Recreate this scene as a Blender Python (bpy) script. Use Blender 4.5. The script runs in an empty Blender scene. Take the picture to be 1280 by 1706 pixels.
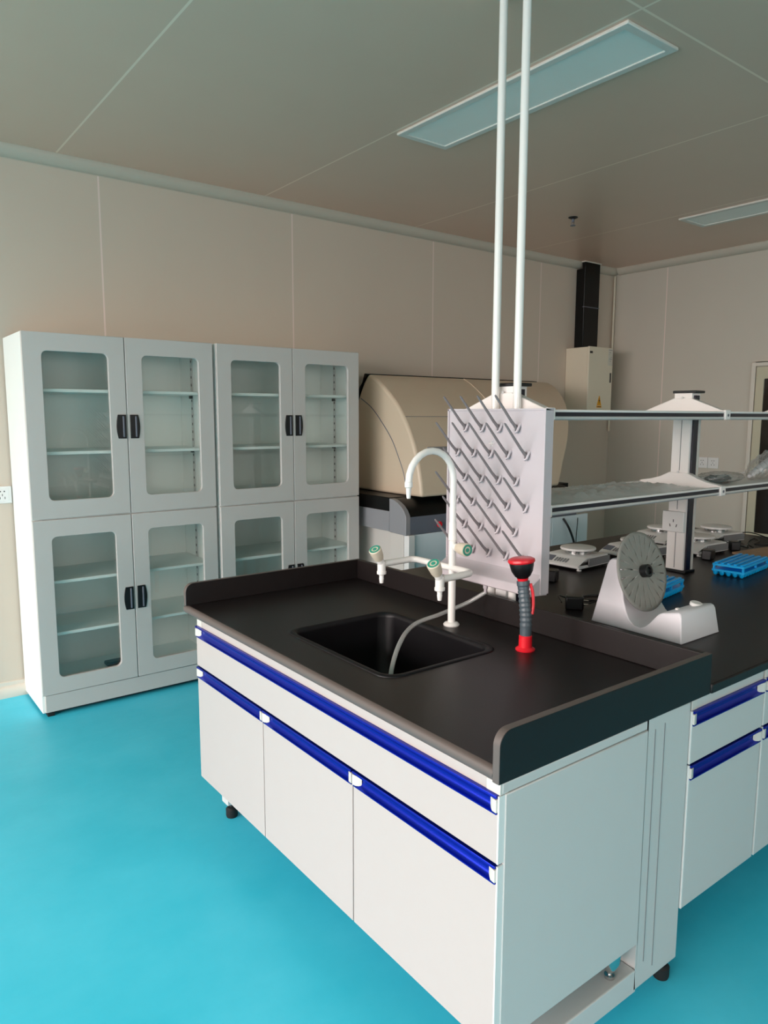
import bpy, bmesh, math, random
from mathutils import Vector, Matrix
from mathutils.geometry import tessellate_polygon
R = math.radians
PI = math.pi
random.seed(7)
sc = bpy.context.scene
col = sc.collection
# ------------------------------------------------------------------ measures (metres)
ZT, ZB, ZS = .771, .7445, .8486          # worktop top, underside, top of splash
W, L = .7514, 1.509                      # sink worktop depth (X) and length (Y)
YW, XW, ZC = 3.125, 4.66, 2.70           # back wall, right wall, ceiling
XL, YF = -4.2, -6.5                      # window wall, wall behind the camera

# ------------------------------------------------------------------ materials
def srgb(r, g, b):
    f = lambda c: (c/255/12.92) if c/255 <= .04045 else ((c/255+.055)/1.055)**2.4
    return (f(r), f(g), f(b), 1)

def newmat(name):
    m = bpy.data.materials.new(name)
    m.use_nodes = True
    return m, m.node_tree.nodes, m.node_tree.links

def mat(name, rgb, rough=.5, metal=0, var=0., vscale=8, bump=0., bscale=200, spec=.5, coat=0.):
    """plain procedural finish: base colour with a little noise mottling and micro bump"""
    m, n, l = newmat(name)
    b = n['Principled BSDF']
    c = srgb(*rgb)
    b.inputs['Base Color'].default_value = c
    b.inputs['Roughness'].default_value = rough
    b.inputs['Metallic'].default_value = metal
    b.inputs['Specular IOR Level'].default_value = spec
    b.inputs['Coat Weight'].default_value = coat
    g = n.new('ShaderNodeNewGeometry')
    if var > 0:
        t = n.new('ShaderNodeTexNoise'); t.inputs['Scale'].default_value = vscale; t.inputs['Detail'].default_value = 5
        l.new(g.outputs['Position'], t.inputs['Vector'])
        x = n.new('ShaderNodeMix'); x.data_type = 'RGBA'
        x.inputs[6].default_value = tuple(v*(1-var) for v in c[:3])+(1,)
        x.inputs[7].default_value = tuple(min(1, v*(1+var)) for v in c[:3])+(1,)
        l.new(t.outputs['Fac'], x.inputs[0]); l.new(x.outputs[2], b.inputs['Base Color'])
    if bump > 0:
        t = n.new('ShaderNodeTexNoise'); t.inputs['Scale'].default_value = bscale; t.inputs['Detail'].default_value = 3
        l.new(g.outputs['Position'], t.inputs['Vector'])
        bp = n.new('ShaderNodeBump'); bp.inputs['Strength'].default_value = bump; bp.inputs['Distance'].default_value = .002
        l.new(t.outputs['Fac'], bp.inputs['Height']); l.new(bp.outputs['Normal'], b.inputs['Normal'])
    return m

def glassmat(name, tint, rough=.0, haze=0., extra=0., bump=0.):
    """thin clear pane: see-through tint with a Fresnel mirror layer"""
    m, n, l = newmat(name)
    n.remove(n['Principled BSDF'])
    o = n['Material Output']
    t = n.new('ShaderNodeBsdfTransparent'); t.inputs['Color'].default_value = tint+(1,)
    g = n.new('ShaderNodeBsdfGlossy'); g.inputs['Roughness'].default_value = rough
    f = n.new('ShaderNodeFresnel')
    gb = n.new('ShaderNodeNewGeometry'); ir = n.new('ShaderNodeMapRange')      # same mirror strength from both sides of the pane
    ir.inputs['To Min'].default_value = 1.5; ir.inputs['To Max'].default_value = 1/1.5
    l.new(gb.outputs['Backfacing'], ir.inputs['Value']); l.new(ir.outputs[0], f.inputs['IOR'])
    mx = n.new('ShaderNodeMixShader')
    if extra > 0:
        a = n.new('ShaderNodeMath'); a.operation = 'ADD'; a.inputs[1].default_value = extra; a.use_clamp = True
        l.new(f.outputs[0], a.inputs[0]); l.new(a.outputs[0], mx.inputs[0])
    else:
        l.new(f.outputs[0], mx.inputs[0])
    l.new(t.outputs[0], mx.inputs[1]); l.new(g.outputs[0], mx.inputs[2])
    if haze > 0:
        df = n.new('ShaderNodeBsdfDiffuse'); df.inputs['Color'].default_value = (.9, .9, .88, 1)
        hz = n.new('ShaderNodeMixShader'); hz.inputs[0].default_value = haze
        l.new(mx.outputs[0], hz.inputs[1]); l.new(df.outputs[0], hz.inputs[2]); l.new(hz.outputs[0], o.inputs['Surface'])
    else: l.new(mx.outputs[0], o.inputs['Surface'])
    if bump > 0:
        geo = n.new('ShaderNodeNewGeometry')
        nz = n.new('ShaderNodeTexNoise'); nz.inputs['Scale'].default_value = 45; nz.inputs['Detail'].default_value = 4
        l.new(geo.outputs['Position'], nz.inputs['Vector'])
        bp = n.new('ShaderNodeBump'); bp.inputs['Strength'].default_value = bump; bp.inputs['Distance'].default_value = .01
        l.new(nz.outputs['Fac'], bp.inputs['Height'])
        l.new(bp.outputs['Normal'], g.inputs['Normal']); l.new(bp.outputs['Normal'], f.inputs['Normal'])
    return m

def panelmat(name, rgb, seam_rgb, axes, rough, var=.03, width=.0042, spec=.4, bump=.0):
    """painted sandwich panels: axes = list of (axis index, first seam, pitch)"""
    m, n, l = newmat(name)
    b = n['Principled BSDF']
    b.inputs['Roughness'].default_value = rough
    b.inputs['Specular IOR Level'].default_value = spec
    g = n.new('ShaderNodeNewGeometry')
    s = n.new('ShaderNodeSeparateXYZ'); l.new(g.outputs['Position'], s.inputs[0])
    last = None
    def M(op, a, bb):
        k = n.new('ShaderNodeMath'); k.operation = op
        for i, v in enumerate((a, bb)):
            if v is None: continue
            if isinstance(v, (int, float)): k.inputs[i].default_value = v
            else: l.new(v, k.inputs[i])
        return k.outputs[0]
    for ax, first, pitch in axes:
        d = M('SUBTRACT', s.outputs[ax], first)
        d = M('DIVIDE', d, pitch)
        r = M('ROUND', d, None)
        d = M('SUBTRACT', d, r)
        d = M('ABSOLUTE', d, None)
        d = M('MULTIPLY', d, pitch)
        k = M('LESS_THAN', d, width)
        last = k if last is None else M('MAXIMUM', last, k)
    t = n.new('ShaderNodeTexNoise'); t.inputs['Scale'].default_value = 3; t.inputs['Detail'].default_value = 4
    l.new(g.outputs['Position'], t.inputs['Vector'])
    c = srgb(*rgb)
    x = n.new('ShaderNodeMix'); x.data_type = 'RGBA'
    x.inputs[6].default_value = tuple(v*(1-var) for v in c[:3])+(1,)
    x.inputs[7].default_value = tuple(min(1, v*(1+var)) for v in c[:3])+(1,)
    l.new(t.outputs['Fac'], x.inputs[0])
    y = n.new('ShaderNodeMix'); y.data_type = 'RGBA'
    y.inputs[7].default_value = srgb(*seam_rgb)
    l.new(last, y.inputs[0]); l.new(x.outputs[2], y.inputs[6])
    l.new(y.outputs[2], b.inputs['Base Color'])
    return m

M_WALLA = panelmat('painted_wall_panel_back', (206, 191, 176), (232, 212, 205), [(0, .267, 1.1425)], .42)
M_WALLB = panelmat('painted_wall_panel_right', (200, 192, 180), (232, 212, 205), [(1, 2.612, 1.1425)], .42)
M_WALLC = mat('painted_wall', (232, 228, 222), .5, var=.03, vscale=3)
M_CEIL = panelmat('painted_ceiling_panel', (224, 187, 166), (250, 222, 202), [(0, .056, 1.1435), (1, .59, 3.6)], .33, width=.0046, spec=.5)
M_TRIM = mat('cove_trim', (194, 184, 170), .4, var=.02)
M_BASE = mat('cove_skirting', (215, 206, 194), .45, var=.03)
M_RACKW = mat('white_rack_enamel', (242, 236, 233), .3, var=.01, vscale=20)
M_WHITE = mat('white_laminate', (188, 177, 173), .32, var=.012, vscale=20)
M_METALW = mat('white_powder_coat', (202, 200, 198), .38, var=.012, vscale=12)
M_CAB = mat('white_steel_cabinet', (199, 194, 190), .34, var=.012, vscale=12)
M_CABIN = mat('white_steel_inside', (234, 238, 235), .5, var=.02, vscale=10)
M_BLACK = mat('black_phenolic_top', (31, 26, 26), .36, var=.10, vscale=30, bump=.1, bscale=500, spec=.34)
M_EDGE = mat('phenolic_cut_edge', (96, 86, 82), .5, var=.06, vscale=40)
M_SINK = mat('black_polypropylene', (13, 11, 15), .42, spec=.3, var=.1, vscale=12)
M_BPLA = mat('black_plastic', (18, 18, 20), .35, var=.05)
M_RUBB = mat('black_rubber', (16, 16, 17), .7)
M_BLUE = mat('blue_anodised', (10, 36, 168), .26, metal=.75, var=.05, vscale=40)
M_CAP = mat('grey_white_end_cap', (206, 203, 197), .55)
M_GREYEDGE = mat('light_edge_band', (228, 228, 226), .35)
M_PEGB = mat('lilac_grey_plastic', (196, 187, 192), .36, var=.02, vscale=10)
M_PEG = mat('dark_grey_peg', (128, 121, 123), .4)
M_FAUC = mat('white_epoxy_brass', (238, 234, 230), .22, coat=.2)
M_KNOB = mat('cream_plastic_knob', (214, 200, 180), .4)
M_GREEN = mat('green_marking', (52, 150, 128), .4)
M_RED = mat('red_plastic', (222, 30, 45), .3)
M_GREYP = mat('blue_grey_plastic', (72, 84, 92), .35, var=.05)
M_CHROME = mat('stainless', (205, 205, 205), .16, metal=1)
M_ALU = mat('anodised_aluminium', (212, 211, 211), .34, metal=.25)
M_DBLUE = mat('dark_blue_insert', (12, 12, 32), .35)
M_WPLA = mat('white_plastic', (228, 226, 224), .35, var=.01)
M_LGREY = mat('pale_grey_plastic', (222, 219, 224), .35, var=.01)
M_DISC = mat('grey_disc_plastic', (136, 135, 130), .42)
M_MGREY = mat('mid_grey_plastic', (128, 128, 130), .42)
M_RACKB = mat('sky_blue_polypropylene', (12, 180, 252), .35, var=.04)
M_BEIGE = mat('beige_enamel', (212, 193, 170), .38, var=.02)
M_IGREY = mat('instrument_grey', (142, 142, 146), .4, var=.02)
M_SLATE = mat('instrument_slate', (102, 106, 118), .42, var=.02)
M_IBLUE = mat('instrument_blue_grey', (226, 236, 242), .4, var=.02)
M_IWHITE = mat('instrument_white', (206, 200, 194), .4)
M_EBOX = mat('light_grey_box_enamel', (222, 212, 192), .4, var=.02)
M_DUCT = mat('black_duct', (9, 9, 9), .36, var=.1, spec=.25)
M_YELL = mat('yellow_sign', (226, 160, 20), .5)
M_CARD = mat('brown_cardboard', (176, 142, 112), .8, var=.08, vscale=30)
M_DIFF = mat('lamp_diffuser', (246, 243, 236), .35, var=.01)
M_LFRAME = mat('lamp_frame', (222, 214, 206), .35)
M_DOOR = mat('beige_door', (196, 188, 164), .42, var=.02)
M_DARKGL = mat('dark_door_glass', (40, 34, 30), .12)
M_GLASS = glassmat('clear_cabinet_glass', (.985, 1., .99), .01)
M_WINGL = glassmat('window_glass', (.96, .98, .98), .0)
M_FILM = glassmat('clear_film', (.985, .985, .98), .16, haze=.34, extra=.10, bump=.5)
M_BAG = glassmat('clear_bag_film', (.97, .975, .97), .12, haze=.10, extra=.10, bump=.7)
M_TUBE = glassmat('clear_tubing', (.93, .93, .93), .3, haze=.22, extra=.15)

def floormat():
    m, n, l = newmat('turquoise_epoxy_floor')
    b = n['Principled BSDF']
    g = n.new('ShaderNodeNewGeometry')
    t = n.new('ShaderNodeTexNoise'); t.inputs['Scale'].default_value = 2.2; t.inputs['Detail'].default_value = 7; t.inputs['Roughness'].default_value = .62
    l.new(g.outputs['Position'], t.inputs['Vector'])
    r = n.new('ShaderNodeValToRGB')
    r.color_ramp.elements[0].position = .32; r.color_ramp.elements[0].color = srgb(52, 198, 226)
    r.color_ramp.elements[1].position = .72; r.color_ramp.elements[1].color = srgb(78, 211, 238)
    l.new(t.outputs['Fac'], r.inputs[0]); l.new(r.outputs[0], b.inputs['Base Color'])
    t2 = n.new('ShaderNodeTexNoise'); t2.inputs['Scale'].default_value = 9; t2.inputs['Detail'].default_value = 5
    mp = n.new('ShaderNodeMapping'); mp.inputs['Scale'].default_value = (1, 4, 1)
    l.new(g.outputs['Position'], mp.inputs['Vector']); l.new(mp.outputs[0], t2.inputs['Vector'])
    mr = n.new('ShaderNodeMapRange'); mr.inputs['To Min'].default_value = .38; mr.inputs['To Max'].default_value = .56
    l.new(t2.outputs['Fac'], mr.inputs['Value']); l.new(mr.outputs[0], b.inputs['Roughness'])
    bp = n.new('ShaderNodeBump'); bp.inputs['Strength'].default_value = .12; bp.inputs['Distance'].default_value = .004
    l.new(t2.outputs['Fac'], bp.inputs['Height']); l.new(bp.outputs['Normal'], b.inputs['Normal'])
    return m
M_FLOOR = floormat()

# ------------------------------------------------------------------ mesh building
class MB:
    def __init__(s):
        s.bm = bmesh.new(); s.mi = 0
    def face(s, vs):
        try:
            f = s.bm.faces.new(vs); f.material_index = s.mi; return f
        except ValueError: return None
    def box(s, x0, x1, y0, y1, z0, z1):
        v = [s.bm.verts.new(p) for p in ((x0,y0,z0),(x1,y0,z0),(x1,y1,z0),(x0,y1,z0),(x0,y0,z1),(x1,y0,z1),(x1,y1,z1),(x0,y1,z1))]
        for f in ((3,2,1,0),(4,5,6,7),(0,1,5,4),(1,2,6,5),(2,3,7,6),(3,0,4,7)): s.face([v[i] for i in f])
        return s
    def prism(s, poly, axis, a0, a1, f0=None, f1=None, side=0):
        """poly 2D extruded along axis: X uses (y,z), Y uses (x,z), Z uses (x,y); f0/f1 may remap each end"""
        def P(q, a):
            return {'X': (a, q[0], q[1]), 'Y': (q[0], a, q[1]), 'Z': (q[0], q[1], a)}[axis]
        A = [s.bm.verts.new(f0(P(q, a0)) if f0 else P(q, a0)) for q in poly]
        B = [s.bm.verts.new(f1(P(q, a1)) if f1 else P(q, a1)) for q in poly]
        n = len(poly)
        s.mi = side
        for i in range(n): s.face((A[i], A[(i+1) % n], B[(i+1) % n], B[i]))
        s.mi = 0
        for tri in tessellate_polygon([[Vector((q[0], q[1], 0)) for q in poly]]):
            s.face([A[k] for k in tri][::-1]); s.face([B[k] for k in tri])
        return s
    def tube(s, pts, r, n=12, cap=True):
        pts = [Vector(p) for p in pts]
        rr = r if isinstance(r, (list, tuple)) else [r]*len(pts)
        prev = None; rings = []
        for i, p in enumerate(pts):
            d = (pts[min(i+1, len(pts)-1)]-pts[max(i-1, 0)]).normalized()
            if prev is None:
                u = d.cross(Vector((0, 0, 1)))
                if u.length < .05: u = d.cross(Vector((1, 0, 0)))
            else:
                u = prev-d*prev.dot(d)
            u.normalize(); prev = u; w = d.cross(u)
            rings.append([s.bm.verts.new(p+(u*math.cos(2*PI*k/n)+w*math.sin(2*PI*k/n))*rr[i]) for k in range(n)])
        for a, b in zip(rings, rings[1:]):
            for k in range(n): s.face((a[k], a[(k+1) % n], b[(k+1) % n], b[k]))
        if cap:
            s.face(rings[0][::-1]); s.face(rings[-1])
        return s
    def cyl(s, p0, p1, r, r2=None, n=24):
        return s.tube([p0, p1], [r, r if r2 is None else r2], n)
    def lathe(s, prof, M=None, n=32):
        """prof (r,z) turned about Z, placed by matrix M"""
        M = M or Matrix()
        rings = []
        for r, z in prof:
            if r < 1e-6: rings.append([s.bm.verts.new(M @ Vector((0, 0, z)))])
            else: rings.append([s.bm.verts.new(M @ Vector((r*math.cos(2*PI*k/n), r*math.sin(2*PI*k/n), z))) for k in range(n)])
        for a, b in zip(rings, rings[1:]):
            for k in range(n):
                j = (k+1) % n
                if len(a) == 1 and len(b) == 1: continue
                if len(a) == 1: s.face((a[0], b[j], b[k]))
                elif len(b) == 1: s.face((a[k], a[j], b[0]))
                else: s.face((a[k], a[j], b[j], b[k]))
        return s
    def ringplate(s, outer, inner, P0, P1, corner=5):
        """plate with a rounded hole: outer 4 corners, inner list of 4*(corner+1) points; P0/P1 map 2D to the two faces"""
        def lay(P):
            o = [s.bm.verts.new(P(q)) for q in outer]; i = [s.bm.verts.new(P(q)) for q in inner]
            return o, i
        o0, i0 = lay(P0); o1, i1 = lay(P1)
        m = corner+1; n = len(inner)
        for o, i, flip in ((o0, i0, 0), (o1, i1, 1)):
            for c in range(4):
                for k in range(corner):
                    t = (o[c], i[c*m+k+1], i[c*m+k]); s.face(t if flip else t[::-1])
                q = (o[c], o[(c+1) % 4], i[((c+1) % 4)*m], i[c*m+corner]); s.face(q if flip else q[::-1])
        for k in range(4): s.face((o0[k], o0[(k+1) % 4], o1[(k+1) % 4], o1[k]))
        for k in range(n): s.face((i0[(k+1) % n], i0[k], i1[k], i1[(k+1) % n]))
        return s

def rrect(x0, x1, y0, y1, r, n=5):
    """rounded rectangle, corners in order (x0,y0),(x1,y0),(x1,y1),(x0,y1), counter-clockwise"""
    out = []
    for cx, cy, a in ((x0+r, y0+r, 180), (x1-r, y0+r, 270), (x1-r, y1-r, 0), (x0+r, y1-r, 90)):
        for k in range(n+1):
            t = R(a+90*k/n); out.append((cx+r*math.cos(t), cy+r*math.sin(t)))
    return out

def smooth(pts, n=8):
    """Catmull-Rom through the points"""
    P = [Vector(p) for p in pts]; P = [P[0]*2-P[1]]+P+[P[-1]*2-P[-2]]
    out = []
    for i in range(1, len(P)-2):
        for k in range(n):
            t = k/n; a, b, c, d = P[i-1:i+3]
            out.append(.5*((2*b)+(c-a)*t+(2*a-5*b+4*c-d)*t*t+(3*b-a-3*c+d)*t**3))
    out.append(P[-2]); return out

OFF = {}
def obj(name, mb, m, parent=None, bev=0., seg=2, sharp=35):
    me = bpy.data.meshes.new(name)
    bmesh.ops.remove_doubles(mb.bm, verts=mb.bm.verts, dist=1e-6)
    bmesh.ops.recalc_face_normals(mb.bm, faces=mb.bm.faces)
    mb.bm.to_mesh(me); mb.bm.free()
    for k in (m if isinstance(m, (list, tuple)) else [m]): me.materials.append(k)
    me.shade_smooth(); me.set_sharp_from_angle(angle=R(sharp))
    o = bpy.data.objects.new(name, me); col.objects.link(o)
    if parent is not None:
        o.parent = parent
        off = OFF.get(parent.name)
        if off is None: off = Vector()
        if off.length: me.transform(Matrix.Translation(-off))
        OFF[o.name] = off
    else:
        OFF[o.name] = Vector()
    if bev > 0:
        b = o.modifiers.new('bevel', 'BEVEL'); b.width = bev; b.segments = seg; b.limit_method = 'ANGLE'; b.angle_limit = R(40)
        b.harden_normals = False
    return o

def thing(name, label, cat, loc=(0, 0, 0), group=None, rz=0, local=False):
    o = bpy.data.objects.new(name, None); col.objects.link(o)
    o.empty_display_size = .05
    o.location = loc; o.rotation_euler = (0, 0, rz)
    o['label'] = label; o['category'] = cat
    if group: o['group'] = group
    OFF[o.name] = Vector() if local else Vector(loc)
    return o
def tag(o, label, cat, group=None):
    o['label'] = label; o['category'] = cat
    if group: o['group'] = group
    return o
def struct(name, mb, m, parent=None, bev=0.):
    o = obj(name, mb, m, parent, bev)
    if parent is None: o['kind'] = 'structure'
    return o
def copy_tree(o, parent=None):
    c = o.copy(); col.objects.link(c)
    if parent is not None: c.parent = parent
    OFF[c.name] = OFF.get(o.name, Vector())
    for ch in [k for k in bpy.data.objects if k.parent == o]:
        copy_tree(ch, c)
    return c

# ------------------------------------------------------------------ the room
struct('floor', MB().box(XL, XW, YF, YW, -.05, 0), M_FLOOR)
struct('ceiling', MB().box(XL, XW, YF, YW, ZC, ZC+.06), M_CEIL)
struct('wall_back', MB().box(XL-.1, XW+.1, YW, YW+.1, 0, ZC), M_WALLA)
# right wall
struct('wall_right', MB().box(XW, XW+.1, YF, YW, 0, ZC), M_WALLB)
wins = [('left', -2.6, -.8, .12, 2.62), ('left', -.7, 1.1, .12, 2.62), ('left', 1.2, 3.0, .12, 2.62), ('front', -4.0, -2.2, .5, 2.5), ('front', -2.0, -.2, .5, 2.5), ('front', 0.0, 1.8, .5, 2.5)]  # front openings are made up, added out of view to light camera-facing sides
def wall_with_windows(name, side, lo, hi, z0, z1, put):
    m = MB(); ws = [w for w in wins if w[0] == side]
    put(m, lo, hi, 0, z0); put(m, lo, hi, z1, ZC)
    e = [lo]+[v for w in ws for v in w[1:3]]+[hi]
    for a, b in zip(e[::2], e[1::2]): put(m, a, b, z0, z1)
    return struct(name, m, M_WALLC)
put_left = lambda m, a, b, z0, z1, d0=-.1, d1=0: m.box(XL+d0, XL+d1, a, b, z0, z1)
put_front = lambda m, a, b, z0, z1, d0=-.1, d1=0: m.box(a, b, YF+d0, YF+d1, z0, z1)
wall_with_windows('wall_left', 'left', YF, YW, .12, 2.62, put_left)
wall_with_windows('wall_front', 'front', XL-.1, XW+.1, .5, 2.5, put_front)
for k, (side, a, b, z0, z1) in enumerate(wins):
    put = put_left if side == 'left' else put_front
    f = MB(); c = (a+b)/2
    for u0, u1, v0, v1 in ((a, b, z0, z0+.06), (a, b, z1-.06, z1), (a, a+.06, z0+.06, z1-.06), (b-.06, b, z0+.06, z1-.06), (c-.03, c+.03, z0+.06, z1-.06)):
        put(f, u0, u1, v0, v1, -.07, -.02)
    w = struct('window_%d' % (k+1), f, M_WHITE)  # the front ones are added openings for fill, no known windows
    obj('pane', put(MB(), a+.05, b-.05, z0+.05, z1-.05, -.048, -.042), M_WINGL, w)
    obj('sill', put(MB(), a-.04, b+.04, z0-.03, z0, -.02, .06), M_WHITE, w, bev=.003)
# concave cove mouldings between wall and ceiling
arc = [(YW-.05+.05*math.sin(t), ZC-.05+.05*math.cos(t)) for t in [k*PI/2/8 for k in range(9)]]
cove = [(YW-.055, ZC), (YW-.055, ZC-.004)]+[(YW-.052+.05*(1-math.cos(t)), ZC-.002-.05*math.sin(t)) for t in [k*PI/2/8 for k in range(9)]]+[(YW-.002, ZC-.056), (YW, ZC-.056), (YW, ZC)]
struct('trim_1', MB().prism(cove, 'X', XL, XW), M_TRIM)
struct('trim_2', MB().prism([(q[0]-YW+XW, q[1]) for q in cove], 'Y', YF, YW-.056), M_TRIM)
sk = [(YW, 0), (YW-.03, 0), (YW-.03, .004)]+[(YW-.03+.022*(1-math.cos(t)), .006+.05*math.sin(t)) for t in [k*PI/2/6 for k in range(7)]]+[(YW-.008, .075), (YW, .078)]
struct('baseboard_back', MB().prism(sk, 'X', XL, XW), M_BASE)
struct('baseboard_right', MB().prism([(q[0]-YW+XW, q[1]) for q in sk], 'Y', 1.87, YW-.03), M_BASE)
# door in the right wall
d = MB()
d.box(XW-.022, XW, 1.832, 1.862, 0, 1.835).box(XW-.022, XW, .83, .86, 0, 1.835).box(XW-.022, XW, .86, 1.832, 1.805, 1.835)
door = struct('door_1', d, M_BASE, bev=.003)
dl = MB(); hole = rrect(1.0, 1.765, .55, 1.712, .01)
dl.ringplate([(.864, .01), (1.826, .01), (1.826, 1.80), (.864, 1.80)], hole, lambda q: (XW-.016, q[0], q[1]), lambda q: (XW-.001, q[0], q[1]))
lf = obj('door_leaf', dl, M_DOOR, door, bev=.002)
obj('door_glass', MB().box(XW-.008, XW-.003, 1.0, 1.765, .55, 1.712), M_DARKGL, lf)

# ------------------------------------------------------------------ ceiling lights
def panel_light(x0, x1, y0, y1, label):
    t = thing('ceiling_light', label, 'ceiling light', ((x0+x1)/2, (y0+y1)/2, ZC), 'flush ceiling panel lights')
    f = MB(); o = [(x0, y0), (x1, y0), (x1, y1), (x0, y1)]; i = rrect(x0+.032, x1-.032, y0+.032, y1-.032, .002)
    f.ringplate(o, i, lambda q: (q[0], q[1], ZC-.012), lambda q: (q[0], q[1], ZC))
    obj('light_frame', f, M_LFRAME, t, bev=.003)
    obj('diffuser', MB().box(x0+.03, x1-.03, y0+.03, y1-.03, ZC-.007, ZC), M_DIFF, t)
    return t
panel_light(1.216, 1.512, .652, 1.855, 'unlit white rectangular ceiling light behind the two white poles')
panel_light(3.546, 3.842, .652, 1.862, 'unlit ceiling light at the right edge, past the sprinkler')
t = thing('fire_sprinkler', 'small dark fire sprinkler head hanging from the grey ceiling', 'sprinkler', (2.988, 2.262, ZC))
obj('escutcheon', MB().lathe([(0, 0), (.03, 0), (.03, -.004), (.012, -.012), (0, -.012)], Matrix.Translation((2.988, 2.262, ZC))), M_BPLA, t)
sp = MB().cyl((2.988, 2.262, ZC-.01), (2.988, 2.262, ZC-.03), .009)
sp.tube([(2.977, 2.262, ZC-.028), (2.976, 2.262, ZC-.04), (2.984, 2.262, ZC-.05)], .002, 6).tube([(2.999, 2.262, ZC-.028), (3.0, 2.262, ZC-.04), (2.992, 2.262, ZC-.05)], .002, 6)
obj('nozzle_frame', sp, M_SLATE, t)
obj('deflector', MB().cyl((2.988, 2.262, ZC-.05), (2.988, 2.262, ZC-.053), .017), M_SLATE, t)

# ------------------------------------------------------------------ glazed steel cabinets
def cabinet(x0, y0, label):
    w, dp, H = .905, .405, 1.8
    y1 = y0+dp
    t = thing('display_cabinet', label, 'cabinet', (x0+w/2, y0+dp/2, 0), 'tall glazed steel cabinets')
    b = MB(); s = .018; yb = y0+.02
    b.box(x0, x0+s, yb, y1, .018, H).box(x0+w-s, x0+w, yb, y1, .018, H)          # sides
    b.box(x0+s, x0+w-s, yb, y1, H-s, H).box(x0+s, x0+w-s, yb, y1, .105, .125).box(x0+s, x0+w-s, yb, y1, .935, .96)
    b.box(x0+s, x0+w-s, y1-.012, y1, .018, H)
    obj('cabinet_body', b, M_CABIN, t, bev=.0015)
    obj('plinth', MB().box(x0+.012, x0+w-.004, y0+.006, y0+.02, .022, .105), M_CAB, t, bev=.002)
    for fx in (x0+.02, x0+w-.05):
        for fy in (y0+.012, y1-.05):
            obj('foot', MB().box(fx, fx+.03, fy, fy+.03, 0, .02), M_RUBB, t)
    obj('base_rail', MB().box(x0+.014, x0+w-.004, y0+.022, y1-.01, .012, .022), M_RUBB, t)
    for z in (.394, .647, 1.26, 1.551):
        sh = MB().box(x0+s+.002, x0+w-s-.002, y0+.045, y1-.014, z-.016, z)
        obj('shelf', sh, M_CABIN, t, bev=.003)
    for sx in (x0+s, x0+w-s):
        e = .004 if sx < x0+.1 else -.004
        hs = MB().box(min(sx, sx+e), max(sx, sx+e), y0+.22, y0+.245, .13, H-.03); hs.mi = 1; z = .2
        while z < H-.06:
            if not .9 < z < .99: hs.box(min(sx+e, sx+e*1.25), max(sx+e, sx+e*1.25), y0+.228, y0+.237, z, z+.013)
            z += .042
        pil = obj('shelf_rail', hs, [M_METALW, M_BPLA], t)
        for z in (.394, .647, 1.26, 1.551):
            obj('shelf_clip', MB().box(min(sx+e, sx+e*4), max(sx+e, sx+e*4), y0+.222, y0+.243, z-.032, z-.016), M_BPLA, pil)
    for (xa, xb, ha) in ((x0, x0+.451, -1), (x0+.4545, x0+w, 1)):
        for (za, zb, ga, gb, hz) in ((.1085, .945, .185, .865, .465), (.951, H, 1.035, 1.718, 1.317)):
            g = rrect(xa+.08, xb-.078, ga, gb, .026, 6)
            dm = MB().ringplate([(xa, za), (xb, za), (xb, zb), (xa, zb)], g, lambda q: (q[0], y0, q[1]), lambda q: (q[0], y0+.019, q[1]), 6)
            dr = obj('door', dm, M_CAB, t, bev=.0022)
            gk = rrect(xa+.066, xb-.064, ga-.012, gb+.012, .02, 4)
            obj('glass_pane', MB().prism(gk, 'Y', y0+.0195, y0+.0235), M_GLASS, dr)
            # recessed black pull with one bowed side
            hx0, hx1 = (xb-.052, xb-.004) if ha < 0 else (xa+.011, xa+.059)
            hp = []
            for k in range(9):
                u = k/8; bow = .008*(1-(2*u-1)**2)
                hp.append(((hx0+.008-bow) if ha < 0 else (hx1-.008+bow), hz+.115*u))
            inner = hx1 if ha < 0 else hx0
            hp = hp+[(inner, hz+.115), (inner, hz)]
            hd = obj('handle', MB().prism(hp, 'Y', y0-.004, y0+.001), M_BPLA, dr, bev=.0015)
            gx = (hx0+.030, hx0+.038) if ha < 0 else (hx1-.024, hx1-.016)
            obj('finger_lip', MB().box(gx[0], gx[1], y0-.009, y0-.003, hz+.007, hz+.108), M_SLATE, hd, bev=.002)
    return t
cabinet(-.226, 2.709, 'tall white steel cabinet with four glazed doors, nearer the left edge')
cabinet(.697, 2.698, 'tall white glazed cabinet beside the beige instrument, partly hidden by the sink bench')
# small dark packet seen through the lower left pane
pk = MB(); pk.box(.13, .22, 2.90, 2.96, .1255, .145)
tag(obj('sachet', pk, M_BPLA, bev=.006), 'small black packet lying on the bottom of the left glazed cabinet', 'packet')

# ------------------------------------------------------------------ sink bench
# blue finger pull: concave channel running along the top of a front. poly (depth, height)
PULL = [(.016, .0), (-.004, .0), (-.005, -.002), (-.005, -.005), (.001, -.0065), (.006, -.011), (.0085, -.018), (.0085, -.024), (.006, -.031), (.001, -.0345), (-.003, -.0355), (-.003, -.038), (.016, -.038)]
def pull(axis, base, a0, a1, ztop, parent):
    """axis = running axis; base = plane of the fronts"""
    m = MB().prism([(base+q[0], ztop+q[1]) for q in PULL], axis, a0+.001, a1-.001)
    h = obj('handle_strip', m, M_BLUE, parent, sharp=50)
    for p, sgn in ((a0, 1), (a1, -1)):
        k = MB()
        tip = [(p, base-.0045), (p+sgn*.012, base-.003), (p+sgn*.026, base+.0075), (p, base+.0075)]
        if axis == 'Y': k.prism([(q[1], q[0]) for q in tip], 'Z', ztop-.034, ztop-.008)
        else: k.prism(tip, 'Z', ztop-.034, ztop-.008)
        obj('end_cap', k, M_CAP, h, bev=.001)
    return h
XF = .004
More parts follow.
